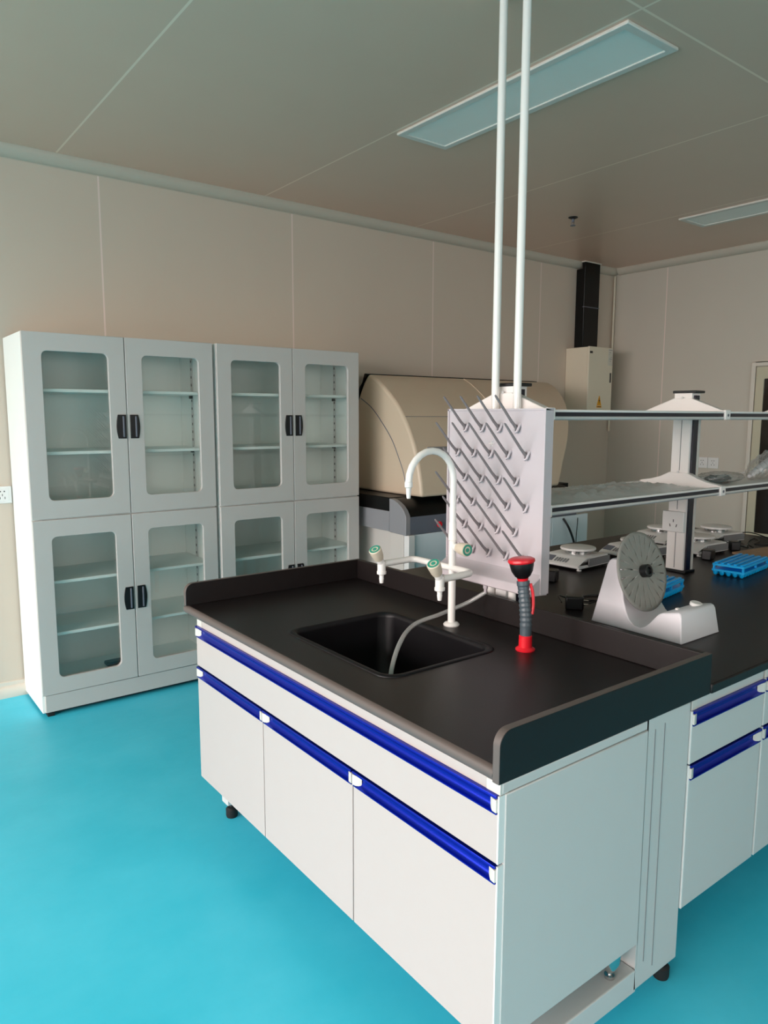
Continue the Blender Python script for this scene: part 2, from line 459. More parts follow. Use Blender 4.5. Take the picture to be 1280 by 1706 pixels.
t = thing('sink_cabinet', 'white sink bench base with three doors and blue finger pulls', 'cabinet', (.35, .7, 0))
# steel C-frame with column, floor beam and feet at both ends
def end_frame(y0, y1, xb=.022):
    c = MB().box(.487, .667, y0, y1, .067, ZB)                     # column
    c.box(xb, .487, y0, y1, .067, .122)                         # floor beam
    c.box(.012, .487, y0, y1, .722, ZB)                           # top rail
    return obj('leg_frame', c, M_METALW, t, bev=.003)
fr = end_frame(.002, .062)
groove = MB().box(.5165, .5185, .0008, .003, .13, .715).box(.5555, .5575, .0008, .003, .10, .72)
obj('panel_seam', groove, M_MGREY, fr)
end_frame(1.352, 1.40, .075)
for x, y in ((.655, .034), (.11, .034), (.11, 1.395), (.655, 1.385)):
    ft = MB().lathe([(0, 0), (.019, 0), (.021, .008), (.021, .03), (.015, .036), (.008, .037), (.008, .07), (0, .07)], Matrix.Translation((x, y, 0)), 20)
    obj('foot', ft, M_RUBB, t)
obj('end_panel', MB().box(.020, .487, .0, .016, .19, .721), M_METALW, t, bev=.002)
obj('far_end_panel', MB().box(.022, .487, 1.398, 1.412, .19, .721), M_METALW, t, bev=.002)
body = MB().box(.024, .60, .05, .064, .19, .70).box(.024, .60, 1.33, 1.344, .19, .70).box(.58, .60, .064, 1.33, .19, .70).box(.024, .60, .05, 1.344, .185, .20)
obj('carcass', body, M_WHITE, t)
lb = MB().lathe([(0, .0), (.012, 0), (.012, .008), (.006, .009), (.006, .02), (.014, .022), (.024, .045), (.026, .075), (0, .075)], Matrix.Translation((.418, .026, .1222)), 24)
obj('levelling_bolt', lb, M_CHROME, t)
obj('top_rail', MB().box(XF+.004, .03, .040, 1.372, .721, ZB-.0005), M_WHITE, t, bev=.001)
for y0, y1 in ((.003, .0395), (1.3725, 1.409)):
    obj('rail_end_block', MB().box(XF+.003, .03, y0, y1, .721, ZB-.0005), M_CAP, t, bev=.001)
f = obj('false_front', MB().box(XF, XF+.018, .006, 1.409, .583, .683), M_WHITE, t, bev=.001)
pull('Y', XF, .006, 1.409, .721, f)
obj('edge_band', MB().box(XF, XF+.018, .002, .006, .583, .72), M_GREYEDGE, f)
for y0, y1 in ((.006, .4795), (.4835, .9375), (.9415, 1.407)):
    dd = obj('door', MB().box(XF, XF+.018, y0, y1, .181, .541), M_WHITE, t, bev=.001)
    pull('Y', XF, y0, y1, .579, dd)
    if y0 < .1: obj('edge_band', MB().box(XF, XF+.018, .002, .006, .181, .578), M_GREYEDGE, dd)

# worktop with raised splashes on three sides
t = thing('sink_worktop', 'black worktop with raised edges holding the sink', 'worktop', (W/2, L/2, ZB))
hole = rrect(.142, .513, .517, 1.008, .045, 6)
outer = [(0.0145, .0186), (W, .0186), (W, L), (0.0145, L)]
sl = MB().ringplate(outer, hole, lambda q: (q[0], q[1], ZB), lambda q: (q[0], q[1], ZT), 6)
o = obj('slab', sl, M_BLACK, t)
nz = [(.0142, ZB), (.006, ZB+.001), (.002, ZB+.005), (.0005, ZB+.012), (.002, ZB+.020), (.006, ZT-.001), (.0142, ZT)]
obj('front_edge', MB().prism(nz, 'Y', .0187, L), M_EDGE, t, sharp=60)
def splash_poly(y):   # (x,z) with the rounded front corner
    r = .03
    return [(.0, ZB), (W, ZB), (W, ZS)]+[(r-r*math.sin(a), ZS-r+r*math.cos(a)) for a in [k*PI/2/8 for k in range(9)]]
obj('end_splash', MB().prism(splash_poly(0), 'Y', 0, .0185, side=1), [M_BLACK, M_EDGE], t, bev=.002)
fp = [(.003, ZT+.0003)]+[(W, ZT+.0003), (W, ZS)]+[(.003+.03-.03*math.sin(a), ZS-.03+.03*math.cos(a)) for a in [k*PI/2/8 for k in range(9)]]
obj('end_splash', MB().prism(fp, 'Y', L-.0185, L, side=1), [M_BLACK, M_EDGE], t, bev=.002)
obj('back_splash', MB().box(W-.0185, W, .0188, L-.0188, ZT+.0003, ZS), M_BLACK, t, bev=.002)
# drop-in sink
t = thing('sink_basin', 'black rectangular sink set in the black worktop', 'sink', (.327, .763, .50))
rim = MB().ringplate([(.122, .497), (.533, .497), (.533, 1.028), (.122, 1.028)], rrect(.142, .513, .517, 1.008, .045, 6), lambda q: (q[0], q[1], ZT+.0004), lambda q: (q[0], q[1], ZT+.0045), 6)
rb = MB(); ro = rrect(.122, .533, .497, 1.028, .055, 6); ri = rrect(.142, .513, .517, 1.008, .045, 6)
n = len(ro); ring = []
for lay, z in ((ro, ZT+.0003), ([(a[0]*.75+b[0]*.25, a[1]*.75+b[1]*.25) for a, b in zip(ro, ri)], ZT+.0042), ([(a[0]*.3+b[0]*.7, a[1]*.3+b[1]*.7) for a, b in zip(ro, ri)], ZT+.0042), (ri, ZT+.001), (rrect(.143, .512, .518, 1.007, .045, 6), ZT-.012), (rrect(.150, .505, .525, 1.0, .05, 6), .56), (rrect(.185, .470, .560, .965, .06, 6), .512), (rrect(.30, .355, .735, .79, .0274, 6), .503)):
    ring.append([rb.bm.verts.new((q[0], q[1], z)) for q in lay])
for a, b in zip(ring, ring[1:]):
    for k in range(n): rb.face((a[k], a[(k+1) % n], b[(k+1) % n], b[k]))
rb.face(ring[-1])
rim.bm.free()
so = obj('basin', rb, M_SINK, t, sharp=60)
so.modifiers.new('thick', 'SOLIDIFY').thickness = .004
so.modifiers['thick'].offset = -1
obj('drain', MB().lathe([(0, .506), (.012, .506), (.022, .508), (.026, .506), (.026, .5035), (0, .5035)], Matrix.Translation((.3275, .7625, 0))), M_CHROME, t)

# ------------------------------------------------------------------ triple laboratory tap
FX, FY = .584, .765
t = thing('laboratory_tap', 'white gooseneck triple tap standing behind the sink', 'tap', (FX, FY, ZT))
obj('flange', MB().lathe([(0, 0), (.025, 0), (.026, .004), (.022, .009), (.015, .012), (0, .012)], Matrix.Translation((FX, FY, ZT))), M_FAUC, t)
obj('column', MB().lathe([(.0118, .008), (.0118, .272), (.0138, .274), (.0138, .292), (.0125, .294), (.0118, .31), (.0118, .33)], Matrix.Translation((FX, FY, ZT))), M_FAUC, t)
goose = [(FX, FY, 1.10), (FX, FY, 1.17), (FX, FY, 1.235)]
for k in range(1, 13):
    a = PI*k/12; goose.append((FX-.0895+.0895*math.cos(a), FY, 1.235+.0895*math.sin(a)))
goose.append((FX-.179, FY, 1.228))
g = obj('gooseneck', MB().tube(goose, .0105, 16), M_FAUC, t)
obj('spout', MB().lathe([(0, .03), (.0105, .03), (.012, .028), (.012, .014), (.0085, .011), (.0075, .0), (.0068, -.012), (.0055, -.02), (0, -.02)], Matrix.Translation((FX-.179, FY, 1.207)), 16), M_FAUC, g)
bar = [(.438, .942, .957), (.52, .945, .957)]+[(.555+.025*math.sin(a), .925+.022*math.cos(a), .957) for a in (R(0), R(30), R(60), R(90))]
bar += [(FX-.003, .85, .957), (FX-.003, .69, .957)]+[(.555+.025*math.cos(a), .69-.022*math.sin(a), .957) for a in (R(0), R(30), R(60), R(90))]+[(.52, .664, .957), (.438, .662, .957)]
obj('crossbar', MB().tube(bar, .0105, 14), M_FAUC, t, sharp=60)
def valve(base, axis, ln, nozzle, parent):
    ax = Vector(axis).normalized(); q = Vector((0, 0, 1)).rotation_difference(ax).to_matrix().to_4x4()
    M = Matrix.Translation(base) @ q
    b = MB().lathe([(0, -.002), (.011, 0), (.0125, .012), (.0125, .022), (.011, .024), (0, .024)], M, 18)
    if nozzle:
        b.lathe([(0, .010), (.0135, .010), (.0135, -.022), (.0155, -.024), (.0155, -.032), (.008, -.036), (.0072, -.044), (.008, -.046), (.006, -.062), (0, -.062)], Matrix.Translation((base[0], base[1], base[2])), 18)
    v = obj('valve', b, M_FAUC, parent)
    fl = [(0, .02), (.0145, .02)]
    k = MB().lathe([(0, .022), (.0145, .022), (.0175, .032), (.0205, ln-.006), (.0205, ln), (.018, ln+.002), (0, ln+.002)], M, 24)
    kn = obj('knob', k, M_KNOB, v)
    obj('green_ring', MB().lathe([(.0115, ln+.0021), (.0175, ln+.0021), (.0175, ln+.0032), (.0115, ln+.0032), (.0115, ln+.0021)], M, 24), M_GREEN, kn)
    obj('green_dot', MB().lathe([(0, ln+.0034), (.0065, ln+.0034), (.0065, ln+.002)], M, 16), M_GREEN, kn)
    return v
valve((.440, .942, .957), (-.55, -.15, .85), .062, True, t)
valve((.440, .662, .957), (-.55, -.15, .85), .062, True, t)
valve((FX, FY-.006, 1.024), (-.1, -1, 0), .066, False, t)

# ------------------------------------------------------------------ eyewash
EX, EY = .584, .457
t = thing('eyewash', 'grey and red handheld eyewash standing upright on the worktop, right of the tap', 'eyewash', (EX, EY, ZT))
obj('base', MB().lathe([(0, 0), (.027, 0), (.028, .004), (.024, .007), (.019, .010), (.0185, .042), (.016, .044), (0, .044)], Matrix.Translation((EX, EY, ZT))), M_RED, t)
hp = smooth([(EX, EY, .812), (EX, EY+.001, .86), (EX, EY+.006, .905), (EX+.001, EY+.013, .945), (EX+.001, EY+.016, .968)], 10)
hr = [.0165+(.0014*math.sin(k*2.1) if 6 < k < 30 else 0)+(.002 if k > 33 else 0) for k in range(len(hp))]
h = obj('grip', MB().tube(hp, hr, 20), M_GREYP, t, sharp=60)
lev = MB().tube(smooth([(EX+.012, EY-.002, .962), (EX+.017, EY-.007, .935), (EX+.017, EY-.010, .90), (EX+.013, EY-.010, .875)], 4), .0045, 8)
obj('trigger', lev, M_RED, h)
CM = Matrix.Translation((EX+.001, EY+.016, .966)) @ Matrix.Rotation(R(-5), 4, 'X') @ Matrix.Rotation(R(-3), 4, 'Y')
obj('collar', MB().lathe([(0, 0), (.0135, 0), (.0165, .010), (0, .010)], CM), M_RED, t)
cp = obj('cup', MB().lathe([(.012, .008), (.022, .016), (.030, .03), (.0335, .045), (.0345, .056), (0, .056)], CM), M_BPLA, t)
obj('dust_cap', MB().lathe([(0, .054), (.036, .054), (.0385, .058), (.0375, .064), (.030, .068), (0, .068)], CM), M_RED, cp)

# ------------------------------------------------------------------ peg drying rack
XB = .72
t = thing('peg_drying_rack', 'grey plastic pegboard drying rack upright behind the tap', 'drying rack', (XB, .73, .905))
y0, y1, z0, z1 = .518, .940, .898, 1.451
rim_o = rrect(y0, y1, z0, z1, .012, 5)
pb = MB().prism(rrect(y0+.004, y1-.004, z0+.004, z1-.003, .012, 5), 'X', XB, XB+.018)
# upstanding rim and side walls
pb.box(XB-.006, XB+.030, y0, y0+.006, z0, z1).box(XB-.004, XB+.030, y1-.006, y1, z0+.012, z1)
pb.box(XB-.004, XB+.030, y0, y1, z1-.006, z1)
obj('panel', pb, M_PEGB, t, bev=.004)
# drip tray: sloping shelf at the foot
tr = MB().prism([(XB+.001, .958), (XB-.006, .95), (XB-.048, .926), (XB-.052, .900), (XB-.046, .897), (XB+.028, .892), (XB+.028, .90)], 'Y', y0+.003, y1-.003)
tray = obj('drip_tray', tr, M_PEGB, t, bev=.003)
obj('drain_spout', MB().lathe([(0, 0), (.008, 0), (.008, -.016), (.005, -.017), (.005, -.03), (0, -.03)], Matrix.Translation((.703, .735, .895)), 14), M_PEGB, tray)
odd = (.629, .703, .777, .852); even = (.589, .664, .738, .813, .888)
for r_, z in enumerate((1.392, 1.311, 1.231, 1.153, 1.075, .996)):
    for y in (even if r_ % 2 else odd):
        pg = obj('peg', MB().tube([(XB-.002, y, z-.004), (XB-.03, y, z+.021), (XB-.098, y, z+.093), (XB-.102, y, z+.097)], [.0052, .0046, .0034, .0022], 8), M_PEG, t, sharp=60)
        cl = MB().tube([(XB, y+.007, z+.010), (XB-.006, y+.0075, z+.002), (XB-.010, y+.004, z-.009), (XB-.011, y-.001, z-.0125), (XB-.010, y-.006, z-.009), (XB-.006, y-.009, z+.004), (XB, y-.0085, z+.014)], .0042, 6)
        obj('collar', cl, M_PEGB, pg, sharp=60)
em = MB()
for k in range(3):
    a = k*PI/3; em.tube([(XB-.001, .738-.011*math.cos(a), 1.343-.011*math.sin(a)), (XB-.001, .738+.011*math.cos(a), 1.343+.011*math.sin(a))], .0012, 6)
obj('emblem', em, M_WPLA, t)

# clear hose from the drip tray into the sink
hose = smooth([(.703, .735, .866), (.672, .785, .826), (.585, .812, .798), (.45, .789, .790), (.32, .70, .774), (.225, .62, .715), (.208, .60, .60)], 12)
tag(obj('drain_hose', MB().tube(hose, .0066, 14), M_TUBE), 'clear plastic hose running from the drying rack down into the sink', 'hose')

# ------------------------------------------------------------------ main island bench
YB0, YB1, XB0, XB1 = -.004, 1.51, W+.0008, 3.15
tag(obj('bench_worktop', MB().box(XB0, XB1, YB0, YB1, ZB, ZT), M_BLACK, bev=.004), 'long black worktop of the island bench carrying the balances', 'worktop')
YFm = .0
def bench_cabinet(x0, x1, label, doors=1):
    t = thing('bench_cabinet', label, 'cabinet', ((x0+x1)/2, .35, 0), 'white base cabinets under the island bench')
    c = MB().box(x0+.002, x0+.018, .019, .70, .19, ZB-.001).box(x1-.018, x1-.002, .019, .70, .19, ZB-.001).box(x0+.018, x1-.018, .68, .70, .19, ZB-.001).box(x0+.018, x1-.018, .019, .68, .19, .206)
    c.box(x0+.018, x1-.018, .019, .68, .57, .58)
    obj('carcass', c, M_WHITE, t)
    obj('top_rail', MB().box(x0+.03, x1-.004, .004, .019, .718, ZB-.0005), M_METALW, t, bev=.001)
    obj('rail_end_block', MB().box(x0+.006, x0+.03, .003, .019, .718, ZB-.0005), M_CAP, t, bev=.001)
    dr = obj('drawer_front', MB().box(x0+.006, x1-.002, YFm, YFm+.018, .583, .681), M_METALW, t, bev=.001)
    pull('X', YFm, x0+.006, x1-.002, .718, dr)
    obj('edge_band', MB().box(x0+.002, x0+.006, YFm, YFm+.018, .583, .718), M_GREYEDGE, dr)
    wd = (x1-x0-.004)/doors
    for k in range(doors):
        a, b = x0+.006+k*wd, x0+k*wd+wd-.002
        dd = obj('door', MB().box(a, b, YFm, YFm+.018, .199, .541), M_METALW, t, bev=.001)
        pull('X', YFm, a, b, .579, dd)
        obj('edge_band', MB().box(a-.004, a, YFm, YFm+.018, .199, .579), M_GREYEDGE, dd)
    for fx in (x0+.06, x1-.06):
        for fy in (.62,):
            obj('leg', MB().cyl((fx, fy, 0), (fx, fy, .19), .016, n=16), M_RUBB, t)
bench_cabinet(.670, 1.042, 'white base cabinet with one drawer, next to the end of the sink bench')
bench_cabinet(1.044, 1.944, 'white base cabinet at the right edge, second along the island bench', 2)
bench_cabinet(1.946, 3.10, 'white base cabinet under the far end of the island bench', 2)
sup = thing('bench_trestle', 'white steel leg frame under the far half of the island bench', 'bench frame', (2.0, 1.1, 0))
for x in (.80, 1.95, 3.06):
    obj('leg_frame', MB().box(x, x+.05, .74, 1.44, 0, .06).box(x, x+.05, .76, .82, .06, ZB-.0005).box(x, x+.05, .82, 1.44, .70, ZB-.0005), M_METALW, sup, bev=.002)

# ------------------------------------------------------------------ reagent rack on the bench
UY0, UY1 = .746, .824
t = thing('reagent_rack', 'white two-tier reagent shelf rack along the middle of the bench', 'shelf rack', (1.9, .785, ZT))
UX = (.824, 1.89, 2.956)
for i, x in enumerate(UX):
    um = MB().box(x, x+.062, UY0, UY1, ZT+.0005, 1.524); um.mi = 1
    um.box(x-.0008, x+.002, .7835, .7865, .79, .95).box(x-.0008, x+.002, .7835, .7865, 1.205, 1.414).box(x-.0008, x+.002, .7835, .7865, 1.04, 1.11)
    u = obj('upright', um, [M_RACKW, M_MGREY], t)
    obj('cap', MB().box(x-.004, x+.068, UY0-.018, UY1+.008, 1.524, 1.535), M_BPLA, u, bev=.003)
    for z in (1.198, 1.14, 1.505):
        obj('bolt', MB().cyl((x-.012, .785, z), (x-.008, .785, z), .005, n=12), M_ALU, u)
    obj('side_insert', MB().box(x+.012, x+.045, UY0-.008, UY0+.001, ZT+.001, 1.515), M_DBLUE, u, bev=.001)
    obj('side_cover', MB().box(x+.048, x+.062, UY0-.010, UY0+.001, ZT+.001, 1.42), M_CAP, u, bev=.001)
    obj('base_shoe', MB().box(x-.006, x+.074, UY0-.014, UY1+.006, ZT+.0003, ZT+.012), M_BPLA, u, bev=.002)
    up = [(.603, 1.452), (.62, 1.456), (.744, 1.503), (.826, 1.503), (.948, 1.456), (.967, 1.452), (.967, 1.418), (.603, 1.418)]
    b = obj('bracket', MB().prism(up, 'X', x-.009, x+.024), M_RACKW, u, bev=.0025)
    lo = [(.603, 1.152), (.615, 1.156), (.66, 1.164), (.70, 1.176), (.742, 1.196), (.828, 1.196), (.868, 1.176), (.91, 1.164), (.955, 1.156), (.967, 1.152), (.967, 1.112), (.603, 1.112)]
    b2 = obj('bracket', MB().prism(lo, 'X', x-.009, x+.024), M_RACKW, u, bev=.0025)
    for bb, z in ((b, 1.434), (b2, 1.131)):
        obj('end_block', MB().box(x-.012, x+.026, .594, .606, z-.018, z+.021), M_RACKW, bb, bev=.003)
        obj('screw', MB().cyl((x+.007, .596, z), (x+.007, .592, z), .0055, n=12), M_SLATE, bb)
for x0, x1 in ((UX[0]+.025, UX[1]-.010), (UX[1]+.025, UX[2]-.010)):
    for zt in (1.447, 1.147):
        s = obj('shelf', MB().box(x0, x1, .612, .958, zt-.022, zt-.004), M_RACKW, t, bev=.001)
        for ya, yb, yt in ((.600, .613, .606), (.957, .970, .964)):
            obj('edge_lip', MB().box(x0, x1, ya, yb, zt-.006, zt+.002), M_RACKW, s, bev=.002)
            obj('edge_stripe', MB().box(x0+.002, x1-.002, ya+.002, yb-.002, zt-.019, zt-.006), M_DBLUE, s)
            obj('edge_rail', MB().tube([(x0, yt, zt-.0245), (x1, yt, zt-.0245)], .0068, 14), M_ALU, s)
# socket block on the middle upright
x = UX[1]
sk = obj('socket_block', MB().box(x-.016, x, .744, .842, .944, 1.032), M_WPLA, t, bev=.003)
hs = MB()
for y, z, rx in ((.79, .992, 0), (.803, .972, 30), (.777, .972, -30)):
    hs.prism([(y-.0018, z-.006), (y+.0018, z-.006), (y+.0018+rx*.0001, z+.006), (y-.0018+rx*.0001, z+.006)], 'X', x-.0165, x-.014)
obj('pin_hole', hs, M_BPLA, sk)
sk2 = obj('socket_block', MB().box(UX[0]-.022, UX[0], .738, .786, .83, .888), M_WPLA, t, bev=.003)

# two conduits rising to the ceiling
PX = .797
for y, lab in ((.801, 'white pole left of the two, rising from the drying rack to the ceiling'), (.706, 'white pole right of the two, rising from the drying rack to the ceiling')):
    p = thing('conduit_pole', lab, 'pole', (PX, y, ZT), 'white conduit poles to the ceiling')
    obj('tube', MB().cyl((PX, y, ZT+.002), (PX, y, ZC-.002), .0128, n=20), M_FAUC, p)
    obj('base_collar', MB().lathe([(0, 0), (.016, 0), (.016, .02), (.0135, .022), (0, .022)], Matrix.Translation((PX, y, ZT+.0003)), 20), M_FAUC, p)
    obj('ceiling_collar', MB().lathe([(.013, -.006), (.03, -.003), (.03, 0), (0, 0)], Matrix.Translation((PX, y, ZC-.0003)), 20), M_FAUC, p)

# ------------------------------------------------------------------ tube rotator
t = thing('tube_rotator', 'pale grey tube rotator with a slotted grey disc', 'rotator', (1.085, .38, ZT))
prof = [(.530, .0), (.527, .008), (.494, .19), (.488, .203), (.480, .209), (.455, .211), (.447, .206), (.441, .190), (.436, .165), (.430, .13), (.421, .095), (.408, .060), (.392, .034), (.372, .020), (.352, .018), (.336, .024), (.322, .038), (.310, .055), (.298, .070), (.286, .078), (.272, .081), (.236, .089), (.228, .086), (.2235, .078), (.214, .008), (.212, 0)]
bm_ = MB()
def taper(x, side):
    def f(p):
        k = min(1, p[2]/.21); return (p[0]+side*.030*k, p[1], p[2]+ZT+.0005)
    return f
n = len(prof)
layers = []
for xx, inset in ((.978, .006), (.984, .0), (1.186, .0), (1.192, .006)):
    lay = []
    for k, (y, z) in enumerate(prof):
        h = min(1, z/.21); dx = .028*h if xx < 1.08 else (-.028*h)
        cy, cz = .372, .08
        lay.append(bm_.bm.verts.new((xx+dx, y+(cy-y)*inset*1.2, ZT+.0005+(z if z < .001 else z-(inset*.4 if z > .05 else 0)))))
    layers.append(lay)
for a, b in zip(layers, layers[1:]):
    for k in range(n): bm_.face((a[k], a[(k+1) % n], b[(k+1) % n], b[k]))
for tri in tessellate_polygon([[Vector((q[0], q[1], 0)) for q in prof]]):
    bm_.face([layers[0][k] for k in tri]); bm_.face([layers[-1][k] for k in tri][::-1])
bd = obj('body', bm_, M_LGREY, t, bev=.003, seg=2, sharp=50)
obj('speed_knob', MB().lathe([(0, 0), (.019, 0), (.0185, .008), (.016, .010), (0, .010)], Matrix.Translation((1.135, .262, ZT+.083)) @ Matrix.Rotation(R(11), 4, 'X')), M_WPLA, t)
obj('switch', MB().box(1.045, 1.060, .268, .278, ZT+.079, ZT+.086), M_WPLA, t, bev=.002)
# slotted disc built on a polar grid, its plane tilted back 16 degrees
dc = bmesh.new(); DM = Matrix.Translation((1.052, .400, .947)) @ Matrix.Rotation(R(-16), 4, 'X') @ Matrix.Rotation(R(90), 4, 'X')
N = 192; rad = (.0, .02, .046, .062, .092, .113, .125)
rv = [[dc.verts.new(DM @ Vector((r*math.cos(2*PI*k/N), r*math.sin(2*PI*k/N), 0))) for k in range(N)] if r else [dc.verts.new(DM @ Vector((0, 0, 0)))] for r in rad]
for i in range(len(rad)-1):
    for k in range(N):
        j = (k+1) % N
        if i == 2 and k % 16 in (8, 9): continue
        if i == 4 and k % 8 in (2,): continue
        if i == 0: dc.faces.new((rv[0][0], rv[1][k], rv[1][j]))
        else: dc.faces.new((rv[i][k], rv[i+1][k], rv[i+1][j], rv[i][j]))
q = MB(); q.bm.free(); q.bm = dc
dk = obj('slotted_disc', q, M_DISC, t, sharp=30)
dk.modifiers.new('thick', 'SOLIDIFY').thickness = .004
hub = MB().lathe([(0, -.055), (.012, -.055), (.012, -.001), (.020, 0), (.0205, .026), (.018, .028), (.012, .028), (.011, .022), (0, .022)], DM, 12)
obj('hub_knob', hub, M_BPLA, t)

# ------------------------------------------------------------------ electronic balances
def balance_model():
    t = thing('balance', '', 'balance', (0, 0, 0), 'electronic balances on the island bench', local=True)
    prof = [(-.125, .012), (-.126, .022), (-.118, .026), (-.068, .050), (-.055, .053), (.105, .053), (.112, .048), (.112, .012)]
    def ins(e):
        return lambda p: (p[0]*(1 if p[2] < .03 else .97), p[1]+e*(.0 if p[2] < .02 else .010), p[2])
    b = obj('body', MB().prism(prof, 'Y', -.108, .108, ins(1), ins(-1)), M_WPLA, t, bev=.003)
    obj('underside', MB().box(-.108, .10, -.098, .098, .006, .012), M_BPLA, b)
    obj('side_panel', MB().prism([(-.055, .016), (.106, .016), (.106, .047), (-.055, .047)], 'Y', -.1085, -.102), M_MGREY, b)
    kp = MB()
    for k in range(5): kp.box(-.112+.0, -.088, -.03+k*.014, -.022+k*.014, .0, .002)
    for v in kp.bm.verts:
        x, z = v.co.x, v.co.z; v.co.z = z+.0262+(x+.118)*.48
    obj('keypad', kp, M_MGREY, t)
    dp = MB().box(-.112, -.080, .045, .092, 0, .002)
    for v in dp.bm.verts: v.co.z += .0262+(v.co.x+.118)*.48
    obj('display', dp, M_SLATE, t)
    for sx in (-.10, .09):
        for sy in (-.088, .088):
            obj('foot', MB().cyl((sx, sy, 0), (sx, sy, .014), .011, .008, 14), M_RUBB if sx > 0 else M_WPLA, t)
    pl = obj('pan_support', MB().lathe([(0, .052), (.058, .052), (.058, .070), (0, .070)], Matrix.Translation((.02, 0, 0))), M_CHROME, t)
    obj('weighing_pan', MB().lathe([(0, .072), (.070, .071), (.0765, .070), (.078, .073), (.0765, .079), (.070, .081), (0, .081)], Matrix.Translation((.02, 0, 0)), 40), M_WPLA, t)
    return t
bal = balance_model()
BALS = [(1.690, 1.132, 4, 'white electronic balance nearest the drying rack, round pan on top'),
        (2.09, 1.10, -6, 'white electronic balance behind the slotted rotator disc'),
        (2.55, 1.25, 2, 'white electronic balance showing just left of the middle rack upright'),
        (2.43, .985, -4, 'white electronic balance just right of the middle rack upright'),
        (2.795, 1.090, -8, 'white electronic balance farthest right, behind the blue tube rack')]
for k, (x, y, a, lab) in enumerate(BALS):
    o = bal if k == 0 else copy_tree(bal)
    o.location = (x-.02, y, ZT+.0004); o.rotation_euler = (0, 0, R(a)); o['label'] = lab

# power adapters and plugs lying on the bench
def adapter(loc, rz, label, prongs=True):
    t = thing('power_adapter', label, 'power adapter', loc, 'black plug-in power adapters', R(rz), local=True)
    obj('case', MB().box(-.03, .03, -.022, .022, 0, .046), M_BPLA, t, bev=.005)
    if prongs:
        pr = MB().box(-.045, -.03, -.0085, -.0025, .018, .0205).box(-.045, -.03, -.0085, -.0025, .030, .0325)
        for s_ in (.016, .030):
            obj('prong', MB().box(.03, .047, -.0035, .0035, s_, s_+.0022), M_CHROME, t)
        pr.bm.free()
    return t
adapter((1.055, .655, ZT+.0004), -50, 'black power adapter with bright prongs lying beside the tube rotator')
adapter((1.335, .985, ZT+.0004), 25, 'black power adapter in front of the nearest balance', False)
adapter((2.27, .84, ZT+.0004), 10, 'black power adapter in front of the balance right of the upright', False)
adapter((2.60, .885, ZT+.0004), 40, 'black power adapter below the farthest balance', False)
def cord(pts, label, r=.0028, cat='cable'):
    return tag(obj('loose_cable', MB().tube(smooth(pts, 8), r, 8), M_BPLA), label, cat, 'black power cords on the bench')
zc = ZT+.0034
cord([(1.03, .69, ZT+.02), (1.07, .735, ZT+.03), (1.13, .72, zc), (1.10, .66, zc), (1.16, .63, ZT+.02), (1.215, .66, zc), (1.16, .72, zc), (1.23, .74, zc), (1.30, .70, zc)], 'black cord coiled behind the tube rotator')
cord([(1.33, 1.0, ZT+.051), (1.30, 1.02, ZT+.07), (1.28, 1.06, ZT+.03), (1.33, 1.11, zc), (1.42, 1.14, zc), (1.46, 1.2, zc)], 'black cord leading from the adapter to the nearest balance')
cord([(2.955, 1.06, ZT+.03), (3.0, 1.0, ZT+.035), (3.04, .93, ZT+.012), (3.0, .87, zc), (2.90, .85, zc), (2.84, .90, zc), (2.93, .92, ZT+.01), (3.02, .99, zc), (2.90, .96, zc), (2.80, .91, zc), (2.74, .86, zc)], 'black cord tangled on the bench right of the farthest balance')
cord([(2.58, 1.0, ZT+.03), (2.62, .98, ZT+.04), (2.655, .95, ZT+.02), (2.65, 1.0, zc), (2.66, 1.05, zc), (2.67, .93, ZT+.015), (2.70, .87, zc), (2.66, .85, ZT+.02)], 'black cord looped between the two right-hand balances')

# ------------------------------------------------------------------ blue tube racks
def tube_rack(loc, rz, label, lx=.30, ly=.132):
    t = thing('tube_rack', label, 'tube rack', loc, 'sky blue plastic tube racks', R(rz), local=True)
    b = MB().prism(rrect(0, lx, 0, ly, .008, 4), 'Z', .018, .027)
    for i in range(10):
        for j in range(5):
            M = Matrix.Translation((.0135+i*(lx-.027)/9, .0135+j*(ly-.027)/4, .0185))
            b.lathe([(0, -.0182), (.005, -.0172), (.0092, -.012), (.0108, -.005), (.0108, .0)], M, 10)
    base = obj('well_base', b, M_RACKB, t, bev=.001, sharp=50)
    for x in (.006, lx/2-.004, lx-.014):
        for y in (.004, ly-.012): obj('post', MB().box(x, x+.008, y, y+.008, .026, .042), M_RACKB, t)
    hl = MB().prism(rrect(0.001, lx-.001, .001, ly-.001, .008, 4), 'Z', .041, .050)
    ld = obj('lid', hl, M_RACKB, t, bev=.002)
    rg = MB()
    for j in range(5): rg.box(.008, lx-.008, .010+j*.0255, .022+j*.0255, .0495, .0555)
    obj('lid_rib', rg, M_RACKB, ld, bev=.002)
    return t
tube_rack((1.978, .528, ZT+.0004), 7, 'sky blue lidded tube rack at the right edge of the bench')
tube_rack((1.368, .525, ZT+.0004), 9, 'sky blue tube rack mostly hidden behind the rotator disc', .225, .12)
tag(obj('cardboard_sheet', MB().prism([(2.45, .66), (2.78, .62), (2.82, .80), (2.49, .84)], 'Z', ZT+.0004, ZT+.010), M_CARD, bev=.001), 'brown cardboard piece lying behind the blue tube rack', 'cardboard')

